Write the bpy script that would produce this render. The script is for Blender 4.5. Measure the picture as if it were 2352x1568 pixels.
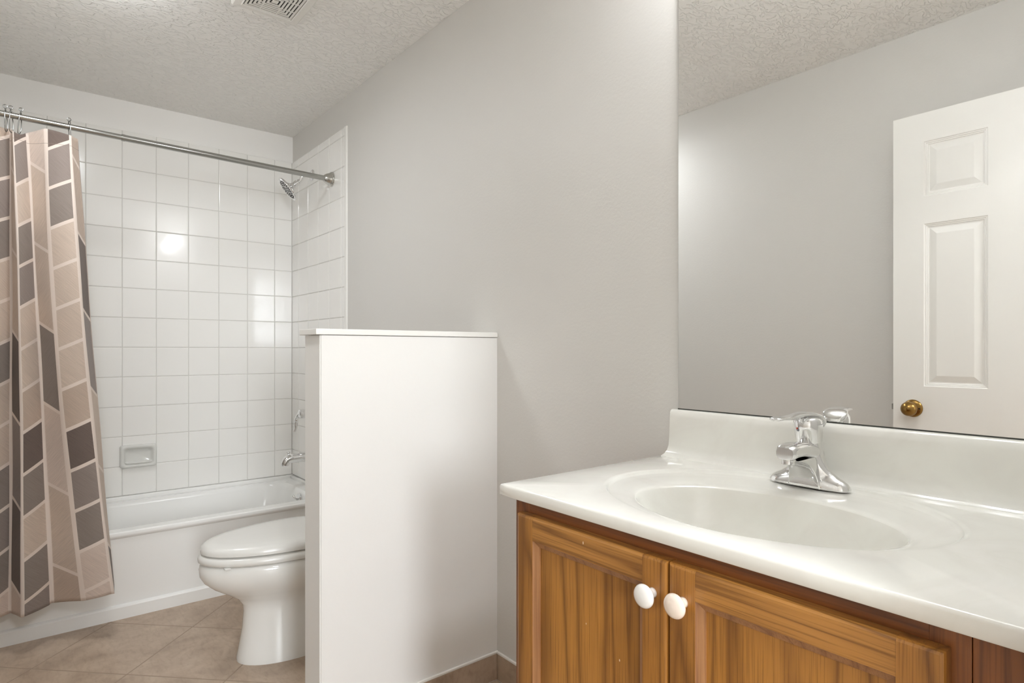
import bpy, bmesh, math, random
from mathutils import Vector, Matrix
random.seed(4)
for o in list(bpy.data.objects): bpy.data.objects.remove(o)
C = bpy.context.scene.collection
S = bpy.context.scene
PI = math.pi

# ------------------------------------------------------------------ camera
cd = bpy.data.cameras.new('camera'); cam = bpy.data.objects.new('camera', cd); C.objects.link(cam)
cd.sensor_width = 36.0; cd.lens = 36.0 * 1390.17 / 2352.0; cd.shift_y = 19.4 / 2352.0
cd.clip_start = 0.02
cam.location = (3.711, -1.290, 1.145)
YAW = 0.6821
fw = Vector((-math.cos(YAW), math.sin(YAW), 0))
cam.rotation_euler = fw.to_track_quat('-Z', 'Y').to_euler()
S.camera = cam
S.view_settings.view_transform = 'Standard'; S.view_settings.look = 'None'
S.view_settings.gamma = 1.0; S.view_settings.use_curve_mapping = False
S.view_settings.exposure = 0.58
S.cycles.max_bounces = 14; S.cycles.diffuse_bounces = 10; S.cycles.glossy_bounces = 8

# ------------------------------------------------------------------ world and lights
w = bpy.data.worlds.new('world'); S.world = w; w.use_nodes = True
w.node_tree.nodes['Background'].inputs[0].default_value = (0.85, 0.93, 1, 1)
w.node_tree.nodes['Background'].inputs[1].default_value = 1.0

def area(name, loc, target, sx, sy, power, col=(1, 1, 1)):
    l = bpy.data.lights.new(name, 'AREA'); l.shape = 'RECTANGLE'; l.size = sx; l.size_y = sy
    l.energy = power; l.color = col
    o = bpy.data.objects.new(name, l); C.objects.link(o); o.location = loc
    o.rotation_euler = (Vector(target) - Vector(loc)).to_track_quat('-Z', 'Y').to_euler()
    return o
# daylight entering the bedroom beyond the doorway through its window
area('window_daylight', (7.60, -1.98, 1.72), (0, -1.7, 1.30), 0.8, 1.25, 68, (0.91, 0.955, 1.0))
# unseen fill light added just outside the doorway
area('hall_fill_light', (4.5, -1.0, 2.40), (4.5, -1.0, 0), 0.35, 0.35, 19, (0.93, 0.96, 1))
# daylight-white fill lamp, unseen, added to brighten the tub end
area('fill_lamp_light', (1.30, -1.12, 2.345), (1.30, -1.12, 0), 0.26, 0.26, 4.2, (0.94, 0.97, 1.0))
VANITY_GLOBE = 38.0      # emission strength of each frosted globe

# ------------------------------------------------------------------ mesh helpers
def link(name, me, mats, parent=None):
    o = bpy.data.objects.new(name, me); C.objects.link(o)
    for m in (mats if isinstance(mats, (list, tuple)) else [mats]): me.materials.append(m)
    if parent is not None:
        o.parent = parent
    return o
def obj(name, bm, mats, parent=None, smooth=False, angle=None):
    bmesh.ops.recalc_face_normals(bm, faces=bm.faces[:])
    if smooth:
        for f in bm.faces: f.smooth = True
        if angle is not None:
            for e in bm.edges:
                if len(e.link_faces) == 2 and e.calc_face_angle(0) > angle: e.smooth = False
    me = bpy.data.meshes.new(name); bm.to_mesh(me); bm.free()
    if parent is not None:       # meshes are written in world space; store them relative to the parent
        M = world(parent).inverted(); me.transform(M)
    return link(name, me, mats, parent)
def world(o):
    m = Matrix.Translation(o.location) @ o.rotation_euler.to_matrix().to_4x4()
    return (world(o.parent) @ m) if o.parent else m
def thing(name, label, cat, loc=(0, 0, 0), group=None):
    o = bpy.data.objects.new(name, None); C.objects.link(o); o.location = loc; o.empty_display_size = .05
    return tag(o, label, cat, group)
def tag(o, label, cat, group=None):
    o['label'] = label; o['category'] = cat
    if group: o['group'] = group
    return o
def struct(name, bm, mats, **k):
    o = obj(name, bm, mats, **k); o['kind'] = 'structure'; return o
def nb(): return bmesh.new()
def box(bm, x0, x1, y0, y1, z0, z1, mi=0, bev=0, seg=2):
    vs = [bm.verts.new(p) for p in ((x0,y0,z0),(x1,y0,z0),(x1,y1,z0),(x0,y1,z0),(x0,y0,z1),(x1,y0,z1),(x1,y1,z1),(x0,y1,z1))]
    fs = [bm.faces.new([vs[i] for i in q]) for q in ((3,2,1,0),(4,5,6,7),(0,1,5,4),(1,2,6,5),(2,3,7,6),(3,0,4,7))]
    for f in fs: f.material_index = mi
    if bev:
        es = {e for f in fs for e in f.edges}
        r = bmesh.ops.bevel(bm, geom=list(es), offset=bev, segments=seg, affect='EDGES', profile=.5)
        for f in r['faces']: f.material_index = mi
    return fs
def loft(bm, loops, cap0=True, cap1=True, closed=True, mi=0):
    rows = [[bm.verts.new(p) for p in L] for L in loops]
    n = len(rows[0])
    for a, b in zip(rows, rows[1:]):
        for i in range(n if closed else n - 1):
            j = (i + 1) % n
            f = bm.faces.new((a[i], a[j], b[j], b[i])); f.material_index = mi
    if cap0: bm.faces.new(rows[0][::-1]).material_index = mi
    if cap1: bm.faces.new(rows[-1]).material_index = mi
    return rows
def basis(d):
    d = Vector(d).normalized(); u = d.orthogonal().normalized()
    return u, d.cross(u).normalized(), d
def lathe(bm, prof, org, axis, n=32, cap0=True, cap1=True, mi=0):
    u, v, d = basis(axis); org = Vector(org)
    loft(bm, [[org + d*h + (u*math.cos(2*PI*i/n) + v*math.sin(2*PI*i/n))*max(r, 1e-5) for i in range(n)] for r, h in prof], cap0, cap1, mi=mi)
def tube(bm, pts, r, n=10, cap=True, mi=0):
    pts = [Vector(p) for p in pts]; rs = r if isinstance(r, (list, tuple)) else [r]*len(pts)
    t = (pts[1]-pts[0]).normalized(); u = t.orthogonal().normalized(); loops = []
    for i, p in enumerate(pts):
        a = pts[max(i-1, 0)]; b = pts[min(i+1, len(pts)-1)]
        t = (b-a).normalized(); u = (u - t*u.dot(t)).normalized(); v = t.cross(u)
        loops.append([p + (u*math.cos(2*PI*k/n) + v*math.sin(2*PI*k/n))*rs[i] for k in range(n)])
    loft(bm, loops, cap, cap, mi=mi)
def spline(P, k=8):
    P = [Vector(p) for p in P]; out = []
    for i in range(len(P)-1):
        p0 = P[max(i-1,0)]; p1 = P[i]; p2 = P[i+1]; p3 = P[min(i+2, len(P)-1)]
        for s in range(k):
            t = s/k
            out.append(.5*((2*p1)+(p2-p0)*t+(2*p0-5*p1+4*p2-p3)*t*t+(3*p1-p0-3*p2+p3)*t**3))
    out.append(P[-1]); return out
def sell(cx, cy, a, b, z, n=64, e=2.0, rot=0):      # super-ellipse loop
    L = []
    for i in range(n):
        t = 2*PI*i/n; c, s = math.cos(t), math.sin(t)
        L.append((cx + a*math.copysign(abs(c)**(2/e), c), cy + b*math.copysign(abs(s)**(2/e), s), z))
    return L
def rrect(x0, x1, y0, y1, r, z, n=8):
    L = []
    for cx, cy, a0 in ((x1-r, y1-r, 0), (x0+r, y1-r, PI/2), (x0+r, y0+r, PI), (x1-r, y0+r, 1.5*PI)):
        for i in range(n+1):
            a = a0 + i*PI/2/n; L.append((cx+r*math.cos(a), cy+r*math.sin(a), z))
    return L

# ------------------------------------------------------------------ materials
def srgb(r, g, b):
    f = lambda c: (c/12.92 if c <= .04045 else ((c+.055)/1.055)**2.4)
    return (f(r/255), f(g/255), f(b/255), 1)
class M:
    def __init__(s, name, col=(.8,.8,.8,1), rough=.5, metal=0, **k):
        s.m = bpy.data.materials.new(name); s.m.use_nodes = True; s.t = s.m.node_tree
        s.b = s.t.nodes['Principled BSDF']; s.out = s.t.nodes['Material Output']
        s.b.inputs['Base Color'].default_value = col; s.b.inputs['Roughness'].default_value = rough
        s.b.inputs['Metallic'].default_value = metal
        for a, v in k.items(): s.b.inputs[a.replace('_', ' ')].default_value = v
    def n(s, typ, **k):
        nd = s.t.nodes.new(typ)
        for a, v in k.items():
            if a.startswith('i_'):
                key = a[2:].replace('_', ' ')
                key = int(key) if key.isdigit() else key
                if isinstance(v, bpy.types.NodeSocket): s.t.links.new(v, nd.inputs[key])
                else: nd.inputs[key].default_value = v
            else: setattr(nd, a, v)
        return nd
    def l(s, a, b): s.t.links.new(a, b)
    def obj(s, scale=(1,1,1), rot=(0,0,0), loc=(0,0,0)):
        tc = s.n('ShaderNodeTexCoord'); mp = s.n('ShaderNodeMapping', i_Scale=scale, i_Rotation=rot, i_Location=loc)
        s.l(tc.outputs['Object'], mp.inputs['Vector']); return mp.outputs[0]
    def bump(s, h, st=.2, dist=.001):
        b = s.n('ShaderNodeBump', i_Strength=st, i_Distance=dist); s.l(h, b.inputs['Height'])
        s.l(b.outputs[0], s.b.inputs['Normal']); return b
    def ramp(s, fac, stops, interp='LINEAR'):
        r = s.n('ShaderNodeValToRGB'); cr = r.color_ramp; cr.interpolation = interp
        while len(cr.elements) < len(stops): cr.elements.new(.5)
        for e, (p, c) in zip(cr.elements, stops): e.position = p; e.color = c
        s.l(fac, r.inputs[0]); return r.outputs[0]
    def math(s, op, a, b=0.0, c=None, clamp=False):
        nd = s.n('ShaderNodeMath', operation=op); nd.use_clamp = clamp
        for i, v in enumerate((a, b) if c is None else (a, b, c)):
            if isinstance(v, bpy.types.NodeSocket): s.l(v, nd.inputs[i])
            else: nd.inputs[i].default_value = v
        return nd.outputs[0]
    def mix(s, f, a, b, mode='MIX'):
        nd = s.n('ShaderNodeMix', data_type='RGBA', blend_type=mode)
        for i, v in ((0, f), (6, a), (7, b)):
            if isinstance(v, bpy.types.NodeSocket): s.l(v, nd.inputs[i])
            else: nd.inputs[i].default_value = v
        return nd.outputs[2]

def wall_paint(name, col, rough=.55, st=.10, sc=140):
    a = M(name, col, rough)
    v = a.obj(); n1 = a.n('ShaderNodeTexNoise', i_Scale=sc, i_Detail=3.0, i_Roughness=.55); a.l(v, n1.inputs['Vector'])
    a.bump(n1.outputs[0], st, .002); return a.m
paint = wall_paint('wall_paint', srgb(215, 213, 209), .5, .22, 110)
pony_paint = wall_paint('half_wall_paint', srgb(233, 232, 229), .5, .08, 90)
white_trim = wall_paint('white_trim_paint', srgb(238, 237, 233), .35, .03, 60)
def make_ceiling():
    a = M('ceiling_knockdown', srgb(243, 242, 239), .8)
    v = a.obj((1, 1, 1)); d = a.n('ShaderNodeTexNoise', i_Scale=14.0, i_Detail=2.0); a.l(v, d.inputs['Vector'])
    va = a.n('ShaderNodeVectorMath', operation='MULTIPLY_ADD'); a.l(d.outputs['Color'], va.inputs[0]); va.inputs[1].default_value = (.06,.06,.06); a.l(v, va.inputs[2])
    mp = a.n('ShaderNodeMapping', i_Scale=(1.0, .45, 1)); a.l(va.outputs[0], mp.inputs[0])
    n1 = a.n('ShaderNodeTexNoise', i_Scale=58.0, i_Detail=2.5, i_Roughness=.5); a.l(mp.outputs[0], n1.inputs['Vector'])
    r = a.ramp(n1.outputs[0], [(.44, (0,0,0,1)), (.53, (1,1,1,1)), (1, (1,1,1,1))])
    a.bump(r, .8, .0045); return a.m
west_paint_lit = wall_paint('west_wall_paint_lit', srgb(246, 245, 243))  # wall paint made whiter to stand in for direct light from the doorway
ceil_m = make_ceiling()
gloss_tile = M('glazed_white_tile', srgb(243, 242, 239), .15, 0, Coat_Weight=.4, Coat_Roughness=.07)
_v = gloss_tile.obj(); _n = gloss_tile.n('ShaderNodeTexNoise', i_Scale=9.0, i_Detail=1.5); gloss_tile.l(_v, _n.inputs['Vector'])
gloss_tile.bump(_n.outputs[0], .25, .004); gloss_tile = gloss_tile.m
grout_m = M('tile_grout', srgb(214, 212, 208), .75).m
porcelain = M('white_porcelain', srgb(238, 238, 235), .08, 0, Coat_Weight=.3, Coat_Roughness=.03).m
seat_plastic = M('toilet_seat_plastic', srgb(226, 225, 221), .22).m
tub_enamel = M('tub_enamel', srgb(241, 241, 239), .14).m
soap_ceramic = M('soap_dish_ceramic', srgb(222, 222, 218), .12).m
marble = M('cultured_marble', srgb(236, 236, 231), .10, 0, Coat_Weight=.5, Coat_Roughness=.04)
_v = marble.obj((1, 1, 1)); _n = marble.n('ShaderNodeTexNoise', i_Scale=5.0, i_Detail=4.0, i_Distortion=1.6); marble.l(_v, _n.inputs['Vector'])
marble.l(marble.ramp(_n.outputs[0], [(.40, srgb(236, 236, 230)), (.56, srgb(232, 231, 225)), (.7, srgb(237, 236, 231))]), marble.b.inputs['Base Color'])
marble = marble.m
chrome = M('polished_chrome', (.80, .80, .80, 1), .06, 1).m
satin = M('brushed_chrome_rod', (.42, .42, .40, 1), .16, 1).m
nickel = M('brushed_nickel', (.58, .57, .54, 1), .16, 1).m
brass = M('antique_brass', srgb(150, 118, 66), .28, 1).m
dark_m = M('recess_shade', srgb(34, 33, 32), .8).m  # dark colour painted as the shade inside slots and holes
rubber_m = M('dark_nozzle_rubber', srgb(52, 52, 52), .6).m
steel_dark = M('latch_steel', (.35, .34, .32, 1), .35, 1).m
mirror_m = M('silvered_mirror', (.93, .935, .925, 1), .0, 1).m
mirror_edge = M('dark_mirror_edge', srgb(70, 72, 66), .35, .4).m
door_paint = M('door_paint', srgb(238, 237, 233), .35)
_v = door_paint.obj((260, 260, 9)); _n = door_paint.n('ShaderNodeTexNoise', i_Scale=1.0, i_Detail=2.0); door_paint.l(_v, _n.inputs['Vector'])
door_paint.bump(_n.outputs[0], .10, .001); door_paint = door_paint.m
knob_white = M('white_ceramic_knob', srgb(238, 236, 233), .15, 0, Coat_Weight=.4).m
knob_cream = M('cream_ceramic_knob', srgb(242, 227, 214), .15, 0, Coat_Weight=.4).m
red_m = M('red_indicator', srgb(205, 70, 40), .4).m
blue_m = M('grey_indicator', srgb(120, 124, 130), .4).m
vent_plastic = M('vent_plastic', srgb(232, 230, 225), .45).m
glow = M('frosted_globe_glow', (1, 1, 1, 1), .4)
glow.b.inputs['Emission Color'].default_value = (.95, .97, 1, 1); glow.b.inputs['Emission Strength'].default_value = VANITY_GLOBE
glow = glow.m
fill_glow = M('frosted_fill_glow', (1, 1, 1, 1), .4)  # glow of the added ceiling fill light
fill_glow.b.inputs['Emission Color'].default_value = (.94, .97, 1, 1); fill_glow.b.inputs['Emission Strength'].default_value = 10.0
fill_glow = fill_glow.m
sky_glass = M('daylit_window_pane', (1, 1, 1, 1), .3)
sky_glass.b.inputs['Emission Color'].default_value = (.93, .97, 1, 1); sky_glass.b.inputs['Emission Strength'].default_value = 5.0
sky_glass = sky_glass.m

def oak(name, axis='z', lo=(132, 84, 30), hi=(176, 122, 58), dark=(96, 56, 20), seed=0.0, sc=1.0):
    a = M(name, rough=.32, Coat_Weight=.25, Coat_Roughness=.18)
    st = .07
    s = {'z': (1, 1, st), 'x': (st, 1, 1)}[axis]
    v = a.obj(s, loc=(seed, seed*.7, seed*1.3))
    n1 = a.n('ShaderNodeTexNoise', i_Scale=7.5*sc, i_Detail=3.0, i_Roughness=.45, i_Distortion=.5); a.l(v, n1.inputs['Vector'])
    k = a.math('MULTIPLY', n1.outputs[0], 10.0); fr = a.math('FRACT', k)      # contour lines = cathedral grain
    ring = a.ramp(fr, [(0, (.05,.05,.05,1)), (.07, (.35,.35,.35,1)), (.2, (.85,.85,.85,1)), (.6, (1,1,1,1)), (.88, (.6,.6,.6,1)), (1, (.05,.05,.05,1))])
    v2 = a.obj({'z': (1, 1, .018), 'x': (.018, 1, 1)}[axis], loc=(seed, 0, 0))
    n2 = a.n('ShaderNodeTexNoise', i_Scale=420.0, i_Detail=2.0); a.l(v2, n2.inputs['Vector'])
    por = a.ramp(n2.outputs[0], [(.36, (.35,.35,.35,1)), (.50, (1,1,1,1)), (1, (1,1,1,1))])
    n3 = a.n('ShaderNodeTexNoise', i_Scale=3.0, i_Detail=1.0); a.l(v, n3.inputs['Vector'])
    base = a.mix(n3.outputs[0], srgb(*lo), srgb(*hi))
    c = a.mix(ring, srgb(*dark), base)
    c = a.mix(.75, base, c)
    c = a.mix(a.math('MULTIPLY_ADD', por, -.6, .6, True), c, srgb(*dark))
    # small chips and paint flecks
    vf = a.obj((1, 1, .55)); nf = a.n('ShaderNodeTexVoronoi', i_Scale=38.0); a.l(vf, nf.inputs['Vector'])
    nm = a.n('ShaderNodeTexNoise', i_Scale=7.0); a.l(vf, nm.inputs['Vector'])
    fl = a.math('MULTIPLY', a.math('LESS_THAN', nf.outputs['Distance'], .055), a.math('GREATER_THAN', nm.outputs[0], .60))
    c = a.mix(fl, c, srgb(214, 190, 160))
    a.l(c, a.b.inputs['Base Color'])
    a.bump(por, .12, .0006)
    return a.m
oak_v = oak('golden_oak_upright_grain', 'z', seed=1.3, lo=(148, 96, 36), hi=(188, 132, 62))
oak_v2 = oak('golden_oak_panel_grain', 'z', seed=7.7, lo=(160, 106, 40), hi=(190, 134, 62), sc=.8)
oak_worn_lit = oak('worn_lit_oak_moulding', 'z', seed=9.4, lo=(152, 106, 66), hi=(172, 126, 84), dark=(116, 72, 44), sc=1.4)  # wear tone plus lightening painted for the side facing the light
oak_h = oak('golden_oak_level_grain', 'x', seed=3.1, lo=(150, 98, 40), hi=(192, 138, 70))
oak_frame = oak('red_oak_face_frame', 'z', seed=5.2, lo=(132, 76, 34), hi=(150, 92, 46), dark=(90, 46, 18))
oak_rail = oak('red_oak_top_rail', 'x', seed=6.2, lo=(118, 66, 26), hi=(142, 84, 38), dark=(84, 44, 18))

def floor_tile(name, grid=True):
    a = M(name, rough=.38)
    v = a.obj((1, 1, 1)); n1 = a.n('ShaderNodeTexNoise', i_Scale=9.0, i_Detail=6.0, i_Roughness=.62, i_Distortion=.5); a.l(v, n1.inputs['Vector'])
    mp = a.n('ShaderNodeMapping', i_Scale=(1.2, 3.2, 2.0)); a.l(v, mp.inputs[0])
    n2 = a.n('ShaderNodeTexNoise', i_Scale=22.0, i_Detail=4.0); a.l(mp.outputs[0], n2.inputs['Vector'])
    c1 = a.ramp(n1.outputs[0], [(.34, srgb(166, 146, 127)), (.52, srgb(182, 162, 142)), (.70, srgb(194, 175, 155))])
    c2 = a.ramp(n2.outputs[0], [(.36, (.86,.84,.82,1)), (.52, (1,1,1,1))])
    c = a.mix(.7, c1, c2, 'MULTIPLY')
    if grid:
        sp = a.n('ShaderNodeSeparateXYZ'); a.l(a.obj(), sp.inputs[0]); x, y = sp.outputs[0], sp.outputs[1]
        P = .5225
        def line(e, off):
            f = a.math('FRACT', a.math('ADD', a.math('MULTIPLY', a.math('SUBTRACT', e, off), 1/P), 50.0))
            d = a.math('MINIMUM', f, a.math('SUBTRACT', 1.0, f))
            return d
        d = a.math('MINIMUM', line(a.math('ADD', x, y), .197), line(a.math('SUBTRACT', x, y), 1.672))
        g = a.math('LESS_THAN', d, .0026/P*1.41)
        c = a.mix(g, c, srgb(158, 140, 122))
        h = a.math('MULTIPLY', a.math('MINIMUM', d, .012), 80.0)
        a.bump(h, .35, .0015)
        a.l(a.math('MULTIPLY_ADD', g, .35, .36), a.b.inputs['Roughness'])
    a.l(c, a.b.inputs['Base Color']); return a.m
floor_m = floor_tile('beige_stone_floor_tile'); base_tile = floor_tile('beige_stone_base_tile', False)
carpet_m = M('hall_carpet', srgb(176, 164, 148), .95).m

# ------------------------------------------------------------------ room shell
H = 2.44; YS = -1.5545; XE = 3.60
bm = nb(); box(bm, -.10, 3.72, YS-.1, .1, -.12, 0); struct('floor', bm, floor_m)
bm = nb(); box(bm, -.10, 3.72, YS-.1, .1, H, H+.1); struct('ceiling', bm, ceil_m)
bm = nb(); box(bm, -.10, 3.72, 0, .10, 0, H); struct('wall_north', bm, paint)
bm = nb(); box(bm, -.10, 3.72, YS-.10, YS, 0, H); struct('wall_south', bm, paint)
bm = nb(); box(bm, -.10, 0, YS, 0, 0, H); struct('wall_west', bm, west_paint_lit)
DY0, DY1, DZ = -1.475, -.60, 2.065
bm = nb(); box(bm, XE, 3.72, DY1, 0, 0, H); box(bm, XE, 3.72, YS, DY0, 0, H); box(bm, XE, 3.72, DY0, DY1, DZ, H)
struct('wall_east', bm, paint)
# door casing and jamb lining
bm = nb()
for xs in ((3.588, XE), (3.72, 3.732)):
    box(bm, xs[0], xs[1], DY1, DY1+.055, 0, DZ+.055, bev=.002); box(bm, xs[0], xs[1], DY0-.055, DY0, 0, DZ+.055, bev=.002)
    box(bm, xs[0], xs[1], DY0, DY1, DZ, DZ+.055, bev=.002)
struct('trim_1', bm, white_trim)
# bedroom beyond the doorway
HX0, HX1, HY0, HY1 = 3.72, 7.67, -3.6, 1.2
bm = nb(); box(bm, HX0, HX1, HY0, HY1, -.12, 0); struct('floor_bedroom', bm, carpet_m)
bm = nb(); box(bm, HX0, HX1, HY0, HY1, H, H+.1); struct('ceiling_bedroom', bm, ceil_m)
bm = nb(); box(bm, HX0, HX1, HY1, HY1+.1, 0, H); struct('wall_bedroom_north', bm, paint)
bm = nb(); box(bm, HX0, HX1, HY0-.1, HY0, 0, H); struct('wall_bedroom_south', bm, paint)
bm = nb(); box(bm, HX0-.12, HX0, HY0-.1, YS-.1, 0, H); box(bm, HX0-.12, HX0, .1, HY1+.1, 0, H); struct('wall_bedroom_west', bm, paint)
WY0, WY1, WZ0, WZ1 = -2.42, -1.54, 1.05, 2.38
bm = nb(); box(bm, HX1, HX1+.12, HY0, WY0, 0, H); box(bm, HX1, HX1+.12, WY1, HY1, 0, H)
box(bm, HX1, HX1+.12, WY0, WY1, 0, WZ0); box(bm, HX1, HX1+.12, WY0, WY1, WZ1, H); struct('wall_bedroom_east', bm, paint)
bm = nb(); box(bm, HX1+.03, HX1+.045, WY0, WY1, WZ0, WZ1); win = struct('window_1', bm, sky_glass)
bm = nb(); box(bm, HX1-.012, HX1+.06, WY0, WY0+.05, WZ0, WZ1); box(bm, HX1-.012, HX1+.06, WY1-.05, WY1, WZ0, WZ1)
for z in (WZ0, (WZ0+WZ1)/2-.02, WZ1-.05): box(bm, HX1-.012, HX1+.06, WY0+.05, WY1-.05, z, z+.05)
obj('window_frame', bm, white_trim, win)

# half wall (pony wall) with its cap
PX0, PX1, PY = 1.921, 2.0404, -.6323
bm = nb(); box(bm, PX0, PX1, PY, 0, 0, 1.187)
es = [e for e in bm.edges if all(abs(v.co.y-PY) < 1e-5 for v in e.verts) and abs(e.verts[0].co.z-e.verts[1].co.z) > .5]
bmesh.ops.bevel(bm, geom=es, offset=.004, segments=3, affect='EDGES')
struct('wall_half_height', bm, pony_paint)
bm = nb(); box(bm, PX0-.010, PX1+.004, PY-.013, -.0005, 1.1885, 1.2055, bev=.002); struct('trim_2', bm, white_trim)

# tile base boards with white caulk bead
BZ = .0917
def base_run(name, x0, x1, y0, y1, axis):
    bm = nb(); L = (x1-x0) if axis == 'x' else (y1-y0); n = max(1, round(L/.33)); g = .0015
    for i in range(n):
        if axis == 'x': box(bm, x0+L*i/n+g, x0+L*(i+1)/n-g, y0, y1, .003, BZ, 0, .0012, 1)
        else: box(bm, x0, x1, y0+L*i/n+g, y0+L*(i+1)/n-g, .003, BZ, 0, .0012, 1)
    if axis == 'x': box(bm, x0, x1, y0+.002, y1, 0, BZ-.002, 2); box(bm, x0, x1, y0-.0005, y1, BZ, BZ+.0085, 1, .002, 2)
    else:
        box(bm, x0, x1-.002 if x0 > 1.99 else x1, y0, y1, 0, BZ-.002, 2); box(bm, x0, x1+.0005, y0, y1, BZ, BZ+.0085, 1, .002, 2)
    return struct(name, bm, [base_tile, white_trim, grout_m])
base_run('baseboard_north', PX1+.009, 2.775, -.008, -.0003, 'x')
base_run('baseboard_half_wall', PX1+.0003, PX1+.008, PY+.002, -.0003, 'y')
base_run('baseboard_south', .72, 3.55, YS+.0003, YS+.008, 'x')

# ------------------------------------------------------------------ tiled tub surround
PT = .1544; Z0T = 2.0848; ZB = .389; ZT = 2.283; G = .0011
def tile_panel(name, plane, us, label):
    bm = nb(); zs = [ZB] + [Z0T-PT*k for k in range(10, -1, -1)] + [Z0T+PT, ZT]
    def P(u, z, d): return (d, u, z) if plane == 'x' else (u, -d, z)
    for u0, u1 in zip(us, us[1:]):
        for z0, z1 in zip(zs, zs[1:]):
            if u1-u0 < .004 or z1-z0 < .004: continue
            tx, tz = random.gauss(0, .0016), random.gauss(0, .0016)      # slightly uneven setting
            cu, cz = (u0+u1)/2, (z0+z1)/2; rows = []
            for ins, d in ((G, .0008), (G, .0036), (G+.0010, .0052), (G+.0030, .0060)):
                q = []
                for uu, zz in ((u0+ins, z0+ins), (u1-ins, z0+ins), (u1-ins, z1-ins), (u0+ins, z1-ins)):
                    q.append(P(uu, zz, d+(uu-cu)*tx+(zz-cz)*tz))
                rows.append(q)
            loft(bm, rows, False, True)
    a, b = P(us[0], ZB, .0001), P(us[-1], ZT, .0028)
    box(bm, min(a[0], b[0]), max(a[0], b[0]), min(a[1], b[1]), max(a[1], b[1]), ZB, ZT-.001, 1)
    return struct(name, bm, [gloss_tile, grout_m])
ys = [-.8814+PT*k for k in range(-4, 6)]
tile_panel('wall_tile_west', 'x', [YS+.0005] + ys + [-.0065], '')
xs = [.731-PT*k for k in range(4, -1, -1)]
tile_panel('wall_tile_north', 'y', [.0005] + xs + [.771], '')
# bullnose trim that ends the side tiles
bm = nb(); prof = [(.771, -.0003), (.771, -.0062), (.785, -.0066), (.792, -.0058), (.797, -.0036), (.799, -.0003)]
z = ZB
loft(bm, [[(x, y, zz) for x, y in prof] for zz in (.02, ZT-.0)], closed=True)
struct('trim_3', bm, white_trim)

# ------------------------------------------------------------------ bathtub
XT = .6632
tub = thing('bathtub', 'white enamelled alcove bathtub against the tiled back wall', 'bathtub', (.33, -.78, 0))
bm = nb()
y0, y1 = YS+.002, -.0008
def rl(x0, x1, ya, yb, r, z): return rrect(x0, x1, ya, yb, r, z, 8)
loops = []
e = .0012
loops += [rl(e, XT-.012, y0, y1, .003, .050), rl(e, XT-.010, y0, y1, .003, .340),
          rl(e, XT-.002, y0, y1, .003, .348), rl(e, XT, y0, y1, .003, .356), rl(e, XT-.002, y0, y1, .004, .365), rl(e, XT-.008, y0, y1, .006, .3695),
          rl(.010, XT-.060, y0+.07, y1-.045, .10, .3705), rl(.055, XT-.072, y0+.10, y1-.075, .12, .369), rl(.062, XT-.080, y0+.11, y1-.082, .12, .362),
          rl(.068, XT-.087, y0+.12, y1-.090, .12, .345), rl(.085, XT-.10, y0+.18, y1-.105, .13, .22), rl(.11, XT-.125, y0+.28, y1-.13, .13, .11), rl(.15, XT-.16, y0+.36, y1-.17, .12, .075)]
rows = loft(bm, loops, True, True)
# raised rim along the back wall meets the lowest tile row
box(bm, e, .022, y0, y1, .36, .3885, bev=.004); box(bm, .022, XT-.05, y1-.020, y1, .36, .3885, bev=.004)
obj('tub_shell', bm, tub_enamel, tub, smooth=True, angle=.6)
bm = nb()
L = [(XT-.014, 0), (XT+.002, 0), (XT+.002, .050), (XT-.002, .056), (XT-.010, .060), (XT-.014, .060)]
loft(bm, [[(x, yy, z) for x, z in L] for yy in (y0, y1)]); obj('apron_base_ledge', bm, tub_enamel, tub)
bm = nb(); lathe(bm, [(0, .0), (.036, 0), (.036, .003), (.033, .006), (.016, .008), (0, .008)], (.375, -.0965, .318), (0, -1, .10), 36)
ov = obj('overflow_plate', bm, chrome, tub, smooth=True, angle=.5)
bm = nb(); tube(bm, [(.375, -.104, .322), (.375, -.118, .328), (.375, -.128, .345)], [.006, .005, .007]); obj('trip_lever', bm, chrome, ov, smooth=True)
bm = nb(); lathe(bm, [(.030, 0), (.030, .003), (.02, .004), (0, .004)], (.33, -.34, .0755), (0, 0, 1), 24); obj('drain', bm, chrome, tub, smooth=True, angle=.5)

sp = thing('tub_spout', 'chrome tub spout with diverter knob below the shower lever', 'faucet', (.335, 0, .54))
bm = nb(); P = spline([(.335, -.004, .545), (.335, -.06, .545), (.335, -.115, .544), (.335, -.145, .538), (.335, -.158, .522), (.335, -.160, .508)], 5)
rs = [.026+.0 for _ in P]
rs = [.028 - .008*i/len(P) for i in range(len(P))]; tube(bm, P, rs, 20)
lathe(bm, [(.030, 0), (.032, .004), (.028, .010)], (.335, -.0062, .545), (0, -1, 0), 24)
obj('spout_body', bm, chrome, sp, smooth=True, angle=.8)
bm = nb(); lathe(bm, [(.004, 0), (.0035, .014), (.010, .017), (.011, .021), (.008, .024), (0, .025)], (.335, -.140, .558), (0, 0, 1), 16); obj('diverter_knob', bm, chrome, sp, smooth=True)

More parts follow.
